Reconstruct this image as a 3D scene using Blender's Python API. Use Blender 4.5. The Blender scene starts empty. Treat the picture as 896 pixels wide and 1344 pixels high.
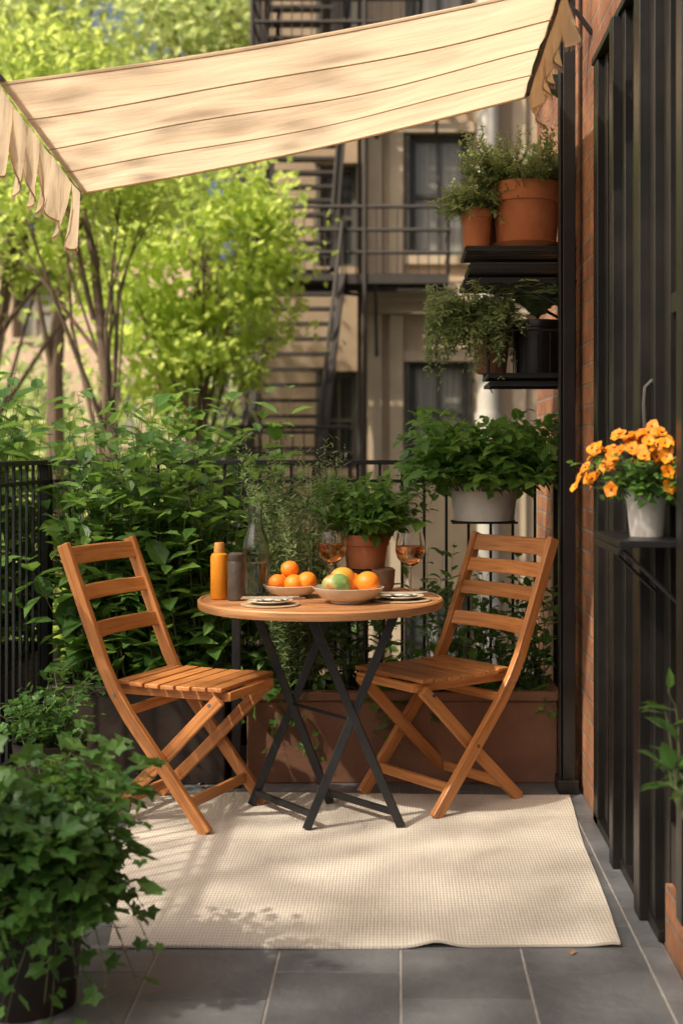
import bpy, math, random
import numpy as np
from mathutils import Vector, Matrix
R = random.Random(7)
NR = np.random.RandomState(11)
pi = math.pi
scene = bpy.context.scene

# ------------------------------------------------------------------ materials
def new_mat(name):
    m = bpy.data.materials.new(name); m.use_nodes = True
    nt = m.node_tree; nt.nodes.clear()
    out = nt.nodes.new('ShaderNodeOutputMaterial')
    return m, nt, out
def N(nt, t, **kw):
    n = nt.nodes.new(t)
    for k, v in kw.items():
        if k in n.inputs: n.inputs[k].default_value = v
        else: setattr(n, k, v)
    return n
def c4(c): return (c[0], c[1], c[2], 1)
def ramp(nt, stops):
    r = nt.nodes.new('ShaderNodeValToRGB')
    e = r.color_ramp.elements
    while len(e) < len(stops): e.new(0.5)
    for i, (p, c) in enumerate(stops):
        e[i].position = p; e[i].color = c4(c)
    return r
def pmat(name, c1, c2=None, scale=5, rough=0.6, bump=0.0, bscale=40, metallic=0, coord='Object', stretch=(1,1,1), isl=0.0, detail=5, spec=0.5, coat=0):
    m, nt, out = new_mat(name); L = nt.links
    b = N(nt, 'ShaderNodeBsdfPrincipled', Roughness=rough, Metallic=metallic)
    b.inputs['Specular IOR Level'].default_value = spec
    b.inputs['Coat Weight'].default_value = coat
    tc = N(nt, 'ShaderNodeTexCoord'); mp = N(nt, 'ShaderNodeMapping'); mp.inputs['Scale'].default_value = stretch
    L.new(tc.outputs[coord], mp.inputs[0])
    if c2 is None: c2 = tuple(x*0.8 for x in c1)
    nz = N(nt, 'ShaderNodeTexNoise', Scale=scale, Detail=detail, Roughness=0.6); L.new(mp.outputs[0], nz.inputs['Vector'])
    rp = ramp(nt, [(0.3, c2), (0.7, c1)]); L.new(nz.outputs['Fac'], rp.inputs[0])
    col = rp.outputs[0]
    if isl > 0:
        g = N(nt, 'ShaderNodeNewGeometry')
        mr = N(nt, 'ShaderNodeMapRange'); mr.inputs['To Min'].default_value = 1-isl; mr.inputs['To Max'].default_value = 1+isl
        L.new(g.outputs['Random Per Island'], mr.inputs['Value'])
        hs = N(nt, 'ShaderNodeHueSaturation'); L.new(col, hs.inputs['Color']); L.new(mr.outputs[0], hs.inputs['Value'])
        col = hs.outputs[0]
    L.new(col, b.inputs['Base Color'])
    rr = N(nt, 'ShaderNodeMapRange'); rr.inputs['To Min'].default_value = max(0, rough-0.1); rr.inputs['To Max'].default_value = min(1, rough+0.12)
    L.new(nz.outputs['Fac'], rr.inputs['Value']); L.new(rr.outputs[0], b.inputs['Roughness'])
    if bump > 0:
        n2 = N(nt, 'ShaderNodeTexNoise', Scale=bscale, Detail=6); L.new(mp.outputs[0], n2.inputs['Vector'])
        bp = N(nt, 'ShaderNodeBump', Strength=bump, Distance=0.01); L.new(n2.outputs['Fac'], bp.inputs['Height']); L.new(bp.outputs[0], b.inputs['Normal'])
    L.new(b.outputs[0], out.inputs[0])
    return m
def leafmat(name, dark, mid, light, trans, tfac=0.35, rough=0.45, nscale=3.0):
    m, nt, out = new_mat(name); L = nt.links
    g = N(nt, 'ShaderNodeNewGeometry'); tc = N(nt, 'ShaderNodeTexCoord')
    nz = N(nt, 'ShaderNodeTexNoise', Scale=nscale, Detail=3); L.new(tc.outputs['Object'], nz.inputs['Vector'])
    mx = N(nt, 'ShaderNodeMath', operation='MULTIPLY_ADD'); mx.inputs[1].default_value = 0.65
    L.new(g.outputs['Random Per Island'], mx.inputs[0])
    m2 = N(nt, 'ShaderNodeMath', operation='MULTIPLY_ADD'); m2.inputs[1].default_value = 1.0; m2.inputs[2].default_value = -0.32
    L.new(nz.outputs['Fac'], m2.inputs[0]); L.new(m2.outputs[0], mx.inputs[2])
    rp = ramp(nt, [(0.0, dark), (0.45, mid), (0.95, light)]); L.new(mx.outputs[0], rp.inputs[0])
    b = N(nt, 'ShaderNodeBsdfPrincipled', Roughness=rough); b.inputs['Specular IOR Level'].default_value = 0.4
    L.new(rp.outputs[0], b.inputs['Base Color'])
    t = N(nt, 'ShaderNodeBsdfTranslucent')
    mc = N(nt, 'ShaderNodeMix', data_type='RGBA'); mc.inputs[0].default_value = 0.7
    L.new(rp.outputs[0], mc.inputs[6]); mc.inputs[7].default_value = c4(trans); L.new(mc.outputs[2], t.inputs[0])
    ms = N(nt, 'ShaderNodeMixShader'); ms.inputs[0].default_value = tfac
    L.new(b.outputs[0], ms.inputs[1]); L.new(t.outputs[0], ms.inputs[2]); L.new(ms.outputs[0], out.inputs[0])
    return m
def woodmat(name, c1, c2, c3, rough=0.42):
    m, nt, out = new_mat(name); L = nt.links
    tc = N(nt, 'ShaderNodeTexCoord'); mp = N(nt, 'ShaderNodeMapping'); mp.inputs['Scale'].default_value = (2.2, 38, 1)
    L.new(tc.outputs['UV'], mp.inputs[0])
    nz = N(nt, 'ShaderNodeTexNoise', Scale=2.0, Detail=7, Roughness=0.6, Distortion=0.6); L.new(mp.outputs[0], nz.inputs['Vector'])
    rp = ramp(nt, [(0.28, c3), (0.5, c2), (0.72, c1)]); L.new(nz.outputs['Fac'], rp.inputs[0])
    g = N(nt, 'ShaderNodeNewGeometry'); mr = N(nt, 'ShaderNodeMapRange'); mr.inputs['To Min'].default_value = 0.72; mr.inputs['To Max'].default_value = 1.2
    L.new(g.outputs['Random Per Island'], mr.inputs[0])
    hs = N(nt, 'ShaderNodeHueSaturation'); L.new(rp.outputs[0], hs.inputs['Color']); L.new(mr.outputs[0], hs.inputs['Value'])
    b = N(nt, 'ShaderNodeBsdfPrincipled', Roughness=rough); L.new(hs.outputs[0], b.inputs['Base Color'])
    bp = N(nt, 'ShaderNodeBump', Strength=0.25, Distance=0.003); L.new(nz.outputs['Fac'], bp.inputs['Height']); L.new(bp.outputs[0], b.inputs['Normal'])
    L.new(b.outputs[0], out.inputs[0]); return m

M = {}
M['wood'] = woodmat('teak_wood', (0.68, 0.31, 0.11), (0.58, 0.235, 0.072), (0.34, 0.115, 0.032), 0.38)
M['wood_table'] = woodmat('table_wood', (0.60, 0.33, 0.16), (0.50, 0.235, 0.095), (0.30, 0.12, 0.045), 0.33)
M['black'] = pmat('black_painted_steel', (0.016, 0.016, 0.017), (0.008, 0.008, 0.009), 12, 0.38, 0.08, 60)
M['blackrail'] = pmat('wrought_iron', (0.012, 0.013, 0.015), (0.006, 0.006, 0.007), 20, 0.5, 0.15, 90)
M['doorblk'] = pmat('door_paint', (0.015, 0.013, 0.011), (0.008, 0.007, 0.006), 6, 0.38, 0.05, 30)
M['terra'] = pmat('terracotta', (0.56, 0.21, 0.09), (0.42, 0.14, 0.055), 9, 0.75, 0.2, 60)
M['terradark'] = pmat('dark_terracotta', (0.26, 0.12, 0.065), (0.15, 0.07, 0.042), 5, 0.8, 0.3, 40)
M['darkpot'] = pmat('dark_glazed_clay', (0.035, 0.022, 0.016), (0.015, 0.010, 0.008), 8, 0.5, 0.2, 40)
M['soil'] = pmat('potting_soil', (0.035, 0.022, 0.014), (0.015, 0.010, 0.007), 60, 0.95, 1.0, 120)
M['white'] = pmat('white_enamel', (0.72, 0.69, 0.63), (0.56, 0.53, 0.48), 10, 0.5, 0.1, 40)
M['cream'] = pmat('cream_ceramic', (0.66, 0.58, 0.45), (0.54, 0.46, 0.34), 12, 0.3, 0.05, 40)
M['stone'] = pmat('limestone', (0.52, 0.40, 0.27), (0.40, 0.30, 0.195), 0.9, 0.85, 0.4, 12)
M['stone2'] = pmat('limestone_trim', (0.57, 0.45, 0.31), (0.45, 0.35, 0.24), 2, 0.85, 0.3, 15)
M['stonedk'] = pmat('brownstone', (0.38, 0.29, 0.20), (0.28, 0.21, 0.14), 1.5, 0.9, 0.4, 12)
M['pink'] = pmat('pale_brick_far', (0.68, 0.50, 0.37), (0.60, 0.43, 0.31), 0.5, 0.9, 0.1, 5)
M['pipe'] = pmat('painted_pipe', (0.64, 0.60, 0.52), (0.52, 0.48, 0.41), 4, 0.6)
M['glassdk'] = pmat('dark_window_glass', (0.05, 0.05, 0.048), (0.03, 0.03, 0.03), 1, 0.08, 0.02, 3)
M['curtain'] = pmat('curtained_window', (0.36, 0.35, 0.31), (0.20, 0.195, 0.175), 3, 0.25, 0.1, 4, stretch=(9, 1, 0.3))
M['frame'] = pmat('window_frame_paint', (0.09, 0.085, 0.07), (0.06, 0.055, 0.045), 4, 0.6)
M['fescape'] = pmat('fire_escape_iron', (0.05, 0.04, 0.032), (0.03, 0.024, 0.02), 6, 0.7)
M['bark'] = pmat('bark', (0.19, 0.13, 0.085), (0.10, 0.068, 0.046), 14, 0.95, 0.8, 30, stretch=(1, 1, 0.25))
M['stem'] = pmat('green_stem', (0.09, 0.12, 0.04), (0.05, 0.065, 0.022), 30, 0.6)
M['orange'] = pmat('orange_peel', (0.88, 0.27, 0.015), (0.78, 0.19, 0.01), 6, 0.42, 0.25, 160)
M['mustard'] = pmat('orange_sauce', (0.78, 0.30, 0.02), (0.68, 0.24, 0.015), 6, 0.35)
M['greyb'] = pmat('smoked_bottle', (0.09, 0.07, 0.055), (0.05, 0.04, 0.03), 30, 0.45, 0.2, 120)
M['cap'] = pmat('cap', (0.60, 0.30, 0.07), (0.5, 0.22, 0.05), 30, 0.5)
M['steel'] = pmat('steel', (0.6, 0.6, 0.6), (0.5, 0.5, 0.5), 30, 0.25, metallic=1)
M['linen'] = pmat('linen_napkin', (0.70, 0.66, 0.57), (0.58, 0.54, 0.45), 60, 0.9, 0.3, 200)
M['jute'] = pmat('jute_placemat', (0.50, 0.38, 0.24), (0.36, 0.26, 0.15), 80, 0.9, 0.5, 200)
M['asphalt'] = pmat('asphalt', (0.06, 0.06, 0.058), (0.04, 0.04, 0.04), 2, 0.9, 0.3, 30)
M['concrete'] = pmat('concrete', (0.22, 0.21, 0.19), (0.14, 0.13, 0.12), 2, 0.9, 0.3, 20)
M['grout'] = pmat('grout', (0.40, 0.38, 0.34), (0.28, 0.265, 0.24), 30, 0.95, 0.3, 100)
M['tile'] = pmat('slate_tile', (0.19, 0.198, 0.205), (0.10, 0.108, 0.116), 5, 0.34, 0.35, 22, isl=0.16, detail=9)
M['flower'] = pmat('orange_petal', (0.92, 0.36, 0.01), (0.85, 0.25, 0.005), 20, 0.55, isl=0.12)
M['fcore'] = pmat('flower_core', (0.30, 0.06, 0.01), (0.2, 0.03, 0.008), 40, 0.7)
M['dryleaf'] = pmat('dry_leaf', (0.36, 0.22, 0.11), (0.22, 0.13, 0.06), 30, 0.8, isl=0.3)
M['wicker'] = pmat('brown_ceramic', (0.22, 0.12, 0.07), (0.13, 0.07, 0.04), 20, 0.5, 0.2, 60)
# leaves
M['lf_shrub'] = leafmat('shrub_leaf', (0.035, 0.085, 0.022), (0.09, 0.20, 0.045), (0.19, 0.33, 0.085), (0.34, 0.56, 0.09), 0.42, 0.34, 4)
M['lf_basil'] = leafmat('basil_leaf', (0.05, 0.13, 0.028), (0.105, 0.25, 0.05), (0.19, 0.36, 0.08), (0.36, 0.62, 0.09), 0.42, 0.34, 8)
M['lf_front'] = leafmat('geranium_leaf', (0.022, 0.065, 0.018), (0.06, 0.155, 0.035), (0.13, 0.27, 0.06), (0.26, 0.46, 0.07), 0.36, 0.42, 6)
M['lf_herb'] = leafmat('herb_leaf', (0.13, 0.20, 0.085), (0.24, 0.33, 0.15), (0.36, 0.46, 0.22), (0.50, 0.62, 0.24), 0.42, 0.6, 10)
M['lf_tree'] = leafmat('tree_leaf', (0.13, 0.21, 0.035), (0.32, 0.44, 0.075), (0.48, 0.60, 0.13), (0.90, 1.0, 0.26), 0.62, 0.5, 0.9)
M['lf_far'] = leafmat('far_leaf', (0.24, 0.32, 0.13), (0.38, 0.48, 0.20), (0.52, 0.60, 0.30), (0.90, 0.96, 0.42), 0.6, 0.6, 0.4)  # haze of distance is put into the colour as paler, brighter greens
M['lf_dark'] = leafmat('hedge_leaf', (0.03, 0.07, 0.02), (0.075, 0.15, 0.04), (0.15, 0.25, 0.07), (0.32, 0.48, 0.10), 0.45, 0.5, 1.2)
M['lf_shade'] = leafmat('unseen_shade_leaf', (0.04, 0.10, 0.02), (0.09, 0.18, 0.03), (0.15, 0.27, 0.05), (0.4, 0.6, 0.1), 0.4, 0.5, 1.2)

def mango():
    m, nt, out = new_mat('mango_skin'); L = nt.links
    tc = N(nt, 'ShaderNodeTexCoord'); nz = N(nt, 'ShaderNodeTexNoise', Scale=14, Detail=3); L.new(tc.outputs['Object'], nz.inputs['Vector'])
    rp = ramp(nt, [(0.40, (0.20, 0.34, 0.10)), (0.50, (0.50, 0.46, 0.16)), (0.57, (0.60, 0.17, 0.06))]); L.new(nz.outputs['Fac'], rp.inputs[0])
    b = N(nt, 'ShaderNodeBsdfPrincipled', Roughness=0.35); L.new(rp.outputs[0], b.inputs['Base Color']); L.new(b.outputs[0], out.inputs[0]); return m
M['mango'] = mango()
M['yellowf'] = pmat('yellow_fruit', (0.80, 0.48, 0.06), (0.72, 0.32, 0.04), 10, 0.4)
def glassm(name, col, rough=0.0, ior=1.45):
    m, nt, out = new_mat(name)
    b = N(nt, 'ShaderNodeBsdfPrincipled', Roughness=rough, IOR=ior); b.inputs['Base Color'].default_value = c4(col); b.inputs['Transmission Weight'].default_value = 1
    nt.links.new(b.outputs[0], out.inputs[0]); return m
M['glass'] = glassm('clear_glass', (0.98, 0.99, 0.98))
M['glass2'] = glassm('carafe_glass', (0.86, 0.90, 0.90), .02, 1.5)
M['water'] = glassm('water', (0.93, 0.96, 0.96), 0, 1.33)
M['wine'] = glassm('rose_wine', (0.96, 0.42, 0.16), ior=1.33)

def brickmat():
    m, nt, out = new_mat('red_brick'); L = nt.links
    tc = N(nt, 'ShaderNodeTexCoord'); s = N(nt, 'ShaderNodeSeparateXYZ'); c = N(nt, 'ShaderNodeCombineXYZ')
    L.new(tc.outputs['Object'], s.inputs[0]); 
    ad = N(nt, 'ShaderNodeMath', operation='ADD'); L.new(s.outputs[0], ad.inputs[0]); L.new(s.outputs[1], ad.inputs[1])
    L.new(ad.outputs[0], c.inputs[0]); L.new(s.outputs[2], c.inputs[1])
    br = N(nt, 'ShaderNodeTexBrick'); L.new(c.outputs[0], br.inputs['Vector'])
    br.inputs['Scale'].default_value = 1; br.inputs['Brick Width'].default_value = 0.21; br.inputs['Row Height'].default_value = 0.072
    br.inputs['Mortar Size'].default_value = 0.006; br.inputs['Mortar Smooth'].default_value = 0.3; br.inputs['Bias'].default_value = -0.2
    br.inputs['Color1'].default_value = (0.44, 0.19, 0.085, 1); br.inputs['Color2'].default_value = (0.25, 0.10, 0.055, 1); br.inputs['Mortar'].default_value = (0.30, 0.23, 0.17, 1)
    nz = N(nt, 'ShaderNodeTexNoise', Scale=18, Detail=8, Roughness=0.7); L.new(tc.outputs['Object'], nz.inputs['Vector'])
    mx = N(nt, 'ShaderNodeMix', data_type='RGBA', blend_type='OVERLAY'); mx.inputs[0].default_value = 0.6
    L.new(br.outputs['Color'], mx.inputs[6]); L.new(nz.outputs['Fac'], mx.inputs[7])
    n3 = N(nt, 'ShaderNodeTexNoise', Scale=3, Detail=4); L.new(tc.outputs['Object'], n3.inputs['Vector'])
    r3 = ramp(nt, [(0.35, (0.5, 0.46, 0.44)), (0.6, (1, 1, 1))]); L.new(n3.outputs['Fac'], r3.inputs[0])
    mm = N(nt, 'ShaderNodeMix', data_type='RGBA', blend_type='MULTIPLY'); mm.inputs[0].default_value = 1; L.new(mx.outputs[2], mm.inputs[6]); L.new(r3.outputs[0], mm.inputs[7])
    b = N(nt, 'ShaderNodeBsdfPrincipled', Roughness=0.88); L.new(mm.outputs[2], b.inputs['Base Color'])
    ma = N(nt, 'ShaderNodeMath', operation='MULTIPLY_ADD'); ma.inputs[1].default_value = -1.0; L.new(br.outputs['Fac'], ma.inputs[0]); L.new(nz.outputs['Fac'], ma.inputs[2])
    bp = N(nt, 'ShaderNodeBump', Strength=0.8, Distance=0.008); L.new(ma.outputs[0], bp.inputs['Height']); L.new(bp.outputs[0], b.inputs['Normal'])
    L.new(b.outputs[0], out.inputs[0]); return m
M['brick'] = brickmat()
def rugmat():
    m, nt, out = new_mat('woven_rug'); L = nt.links
    tc = N(nt, 'ShaderNodeTexCoord')
    w1 = N(nt, 'ShaderNodeTexWave', wave_type='BANDS', bands_direction='X', Scale=34, Distortion=1.2); w1.inputs['Detail Scale'].default_value = 3
    w2 = N(nt, 'ShaderNodeTexWave', wave_type='BANDS', bands_direction='Y', Scale=17, Distortion=1.2); w2.inputs['Detail Scale'].default_value = 3
    L.new(tc.outputs['Object'], w1.inputs['Vector']); L.new(tc.outputs['Object'], w2.inputs['Vector'])
    mu = N(nt, 'ShaderNodeMath', operation='MULTIPLY'); L.new(w1.outputs['Fac'], mu.inputs[0]); L.new(w2.outputs['Fac'], mu.inputs[1])
    nz = N(nt, 'ShaderNodeTexNoise', Scale=2.5, Detail=8, Roughness=.7); L.new(tc.outputs['Object'], nz.inputs['Vector'])
    r1 = ramp(nt, [(0.0, (0.58, 0.53, 0.455)), (0.55, (0.76, 0.71, 0.63))]); L.new(mu.outputs[0], r1.inputs[0])
    r2 = ramp(nt, [(0.3, (0.80, 0.785, 0.76)), (0.7, (1, 1, 1))]); L.new(nz.outputs['Fac'], r2.inputs[0])
    mx = N(nt, 'ShaderNodeMix', data_type='RGBA', blend_type='MULTIPLY'); mx.inputs[0].default_value = 1
    L.new(r1.outputs[0], mx.inputs[6]); L.new(r2.outputs[0], mx.inputs[7])
    b = N(nt, 'ShaderNodeBsdfPrincipled', Roughness=0.95); L.new(mx.outputs[2], b.inputs['Base Color']); b.inputs['Specular IOR Level'].default_value = 0.15
    bp = N(nt, 'ShaderNodeBump', Strength=0.35, Distance=0.004); L.new(mu.outputs[0], bp.inputs['Height']); L.new(bp.outputs[0], b.inputs['Normal'])
    L.new(b.outputs[0], out.inputs[0]); return m
M['rug'] = rugmat()
def clothmat():
    m, nt, out = new_mat('awning_canvas'); L = nt.links
    tc = N(nt, 'ShaderNodeTexCoord')
    nz = N(nt, 'ShaderNodeTexNoise', Scale=3, Detail=6); mp = N(nt, 'ShaderNodeMapping'); mp.inputs['Scale'].default_value = (0.6, 3, 1)
    L.new(tc.outputs['Object'], mp.inputs[0]); L.new(mp.outputs[0], nz.inputs['Vector'])
    rp = ramp(nt, [(0.25, (0.78, 0.60, 0.40)), (0.75, (0.90, 0.74, 0.53))]); L.new(nz.outputs['Fac'], rp.inputs[0])
    d = N(nt, 'ShaderNodeBsdfDiffuse'); t = N(nt, 'ShaderNodeBsdfTranslucent'); L.new(rp.outputs[0], d.inputs[0]); L.new(rp.outputs[0], t.inputs[0])
    n2 = N(nt, 'ShaderNodeTexNoise', Scale=220, Detail=2); L.new(tc.outputs['Object'], n2.inputs['Vector'])
    n4 = N(nt, 'ShaderNodeTexNoise', Scale=5, Detail=4); L.new(mp.outputs[0], n4.inputs['Vector'])
    bp = N(nt, 'ShaderNodeBump', Strength=0.3, Distance=0.003); L.new(n2.outputs['Fac'], bp.inputs['Height'])
    b2 = N(nt, 'ShaderNodeBump', Strength=0.6, Distance=0.04); L.new(n4.outputs['Fac'], b2.inputs['Height']); L.new(bp.outputs[0], b2.inputs['Normal'])
    L.new(b2.outputs[0], d.inputs['Normal']); L.new(b2.outputs[0], t.inputs['Normal'])
    ms = N(nt, 'ShaderNodeMixShader'); ms.inputs[0].default_value = 0.56
    L.new(d.outputs[0], ms.inputs[1]); L.new(t.outputs[0], ms.inputs[2]); L.new(ms.outputs[0], out.inputs[0]); return m
M['cloth'] = clothmat()
M['hem'] = pmat('awning_seam', (0.62, 0.44, 0.28), (0.52, 0.36, 0.22), 30, 0.9)

# ------------------------------------------------------------------ mesh tools
def empty(name, loc=(0, 0, 0), rz=0):
    o = bpy.data.objects.new(name, None); scene.collection.objects.link(o)
    o.location = loc; o.rotation_euler = (0, 0, rz); return o
class MB:
    def __init__(s): s.v = []; s.f = []; s.m = []; s.uv = []
    def add(s, vs, fs, mat=0, uvs=None):
        o = len(s.v); s.v += [tuple(v) for v in vs]
        for f in fs:
            s.f.append([i+o for i in f]); s.m.append(mat)
            s.uv += ([uvs[i] for i in f] if uvs else [(0, 0)]*len(f))
    def box(s, c, sz, rz=0, mat=0):
        hx, hy, hz = sz[0]/2, sz[1]/2, sz[2]/2
        k = max(range(3), key=lambda i: sz[i]); a, b = [i for i in range(3) if i != k]
        r = R.random()*20; vs = []; uvs = []
        cr, sr = math.cos(rz), math.sin(rz)
        for z in (-hz, hz):
            for x, y in ((-hx, -hy), (hx, -hy), (hx, hy), (-hx, hy)):
                vs.append((c[0]+x*cr-y*sr, c[1]+x*sr+y*cr, c[2]+z)); p = (x, y, z)
                uvs.append((p[k]+r, p[a]+p[b]+r))
        s.add(vs, [(3, 2, 1, 0), (4, 5, 6, 7), (0, 1, 5, 4), (1, 2, 6, 5), (2, 3, 7, 6), (3, 0, 4, 7)], mat, uvs)
    def bb(s, x0, x1, y0, y1, z0, z1, mat=0):
        s.box(((x0+x1)/2, (y0+y1)/2, (z0+z1)/2), (x1-x0, y1-y0, z1-z0), 0, mat)
    def sweep(s, pts, side, w, h, mat=0):
        pts = [Vector(p) for p in pts]; side = Vector(side).normalized(); r = R.random()*20
        vs = []; uvs = []; cl = 0
        for i, p in enumerate(pts):
            t = (pts[min(i+1, len(pts)-1)]-pts[max(i-1, 0)]).normalized()
            n = side.cross(t).normalized()
            if i: cl += (p-pts[i-1]).length
            for a, b in ((-1, -1), (1, -1), (1, 1), (-1, 1)):
                vs.append(p+side*(a*w/2)+n*(b*h/2)); uvs.append((cl+r, a*w/2+b*h/2+r))
        fs = [(3, 2, 1, 0)]
        for i in range(len(pts)-1):
            o = i*4
            for k in range(4): fs.append((o+k, o+(k+1) % 4, o+4+(k+1) % 4, o+4+k))
        o = (len(pts)-1)*4; fs.append((o, o+1, o+2, o+3))
        s.add(vs, fs, mat, uvs)
    def tube(s, pts, rad, seg=6, mat=0, cap=True):
        pts = [Vector(p) for p in pts]; n = len(pts)
        if not hasattr(rad, '__len__'): rad = [rad]*n
        t0 = (pts[1]-pts[0]).normalized(); u = t0.orthogonal().normalized(); vs = []; uvs = []; cl = 0
        for i, p in enumerate(pts):
            t = (pts[min(i+1, n-1)]-pts[max(i-1, 0)]).normalized()
            u = (u-t*u.dot(t)); u = u.normalized() if u.length > 1e-6 else t.orthogonal().normalized(); w = t.cross(u)
            if i: cl += (p-pts[i-1]).length
            for k in range(seg):
                a = 2*pi*k/seg; vs.append(p+(u*math.cos(a)+w*math.sin(a))*rad[i]); uvs.append((cl, k/seg*0.1))
        fs = []
        for i in range(n-1):
            for k in range(seg): fs.append((i*seg+k, i*seg+(k+1) % seg, (i+1)*seg+(k+1) % seg, (i+1)*seg+k))
        if cap: fs.append(tuple(range(seg))[::-1]); fs.append(tuple((n-1)*seg+k for k in range(seg)))
        s.add(vs, fs, mat, uvs)
    def lathe(s, prof, c=(0, 0, 0), seg=40, mat=0, flute=0, nf=0):
        vs = []; fs = []
        for r, z in prof:
            for k in range(seg):
                a = 2*pi*k/seg; rr = r*(1+flute*math.cos(nf*a)); vs.append((c[0]+rr*math.cos(a), c[1]+rr*math.sin(a), c[2]+z))
        for i in range(len(prof)-1):
            for k in range(seg): fs.append((i*seg+k, i*seg+(k+1) % seg, (i+1)*seg+(k+1) % seg, (i+1)*seg+k))
        if prof[0][0] > 1e-3: fs.append(tuple(range(seg))[::-1])
        if prof[-1][0] > 1e-3: fs.append(tuple((len(prof)-1)*seg+k for k in range(seg)))
        s.add(vs, fs, mat)
    def ball(s, c, r, mat=0, seg=20, sc=(1, 1, 1), rz=0):
        vs = []; fs = []; rings = seg//2
        for i in range(rings+1):
            th = pi*i/rings
            for k in range(seg):
                a = 2*pi*k/seg; x = r*sc[0]*math.sin(th)*math.cos(a); y = r*sc[1]*math.sin(th)*math.sin(a)
                vs.append((c[0]+x*math.cos(rz)-y*math.sin(rz), c[1]+x*math.sin(rz)+y*math.cos(rz), c[2]+r*sc[2]*math.cos(th)))
        for i in range(rings):
            for k in range(seg): fs.append((i*seg+k, (i+1)*seg+k, (i+1)*seg+(k+1) % seg, i*seg+(k+1) % seg))
        s.add(vs, fs, mat)
    def build(s, name, mats, parent=None, smooth=False, bevel=0):
        me = bpy.data.meshes.new(name); me.from_pydata(s.v, [], s.f)
        for m in mats: me.materials.append(M[m])
        me.polygons.foreach_set('material_index', s.m)
        uvl = me.uv_layers.new(name='UVMap'); uvl.data.foreach_set('uv', np.array(s.uv, dtype=np.float32).ravel())
        if smooth:
            me.polygons.foreach_set('use_smooth', [True]*len(s.f))
            try: me.set_sharp_from_angle(angle=math.radians(38))
            except Exception: pass
        me.update(); o = bpy.data.objects.new(name, me); scene.collection.objects.link(o)
        if parent: o.parent = parent
        if bevel:
            b = o.modifiers.new('bevel', 'BEVEL'); b.width = bevel; b.segments = 2; b.limit_method = 'ANGLE'; b.angle_limit = 0.6
        return o

T_OV = (np.array([[0, 0, 0], [.28, .5, .07], [.28, 0, -.02], [.28, -.5, .07], [.65, .40, .05], [.65, 0, -.03], [.65, -.40, .05], [1, 0, -.12]]),
        [(0, 2, 1), (0, 3, 2), (1, 2, 5, 4), (2, 3, 6, 5), (4, 5, 7), (5, 6, 7)])
T_RH = (np.array([[0, 0, 0], [.45, .5, .06], [1, 0, -.05], [.45, -.5, .06]]), [(0, 2, 1), (0, 3, 2)])
T_ND = (np.array([[0, -.5, 0], [0, .5, 0], [.7, .4, .02], [1, 0, -.03], [.7, -.4, .02]]), [(0, 4, 3, 2, 1)])
def lobed():
    rr = [.30, .78, .60, .95, .72, 1.08, .72, .95, .60, .78, .30]; aa = [-165, -120, -92, -58, -28, 0, 28, 58, 92, 120, 165]
    v = [[.42, 0, -.05]]
    for r, a in zip(rr, aa):
        a = math.radians(a); v.append([.42+r*.55*math.cos(a), r*.62*math.sin(a), .05*r+(-.12 if abs(a) < .2 else 0)])
    return (np.array(v), [(0, i, i+1) for i in range(1, 11)])
T_LB = lobed()
class LF:
    def __init__(s): s.P = []; s.D = []; s.Nn = []; s.L = []; s.W = []
    def add(s, p, d, n, l, w): s.P.append(tuple(p)); s.D.append(tuple(d)); s.Nn.append(tuple(n)); s.L.append(l); s.W.append(w)
    def build(s, name, T, mat, parent):
        return leaves(name, np.array(s.P), np.array(s.D), np.array(s.Nn), np.array(s.L), np.array(s.W), T, mat, parent)
def leaves(name, P, D, Nn, L, W, T, mat, parent=None):
    tv, tf = T
    D = D/(np.linalg.norm(D, axis=1, keepdims=True)+1e-9)
    S = np.cross(Nn, D); S /= (np.linalg.norm(S, axis=1, keepdims=True)+1e-9); Nn = np.cross(D, S)
    V = (P[:, None, :]+tv[None, :, 0, None]*(L[:, None]*D)[:, None, :]+tv[None, :, 1, None]*(W[:, None]*S)[:, None, :]+tv[None, :, 2, None]*(L[:, None]*Nn)[:, None, :])
    n = len(P); k = len(tv); V = V.reshape(-1, 3)
    F = []
    base = np.arange(n)*k
    for f in tf: F += (base[:, None]+np.array(f)[None, :]).tolist()
    me = bpy.data.meshes.new(name); me.from_pydata(V.tolist(), [], F); me.materials.append(M[mat]); me.update()
    o = bpy.data.objects.new(name, me); scene.collection.objects.link(o)
    if parent: o.parent = parent
    return o

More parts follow.
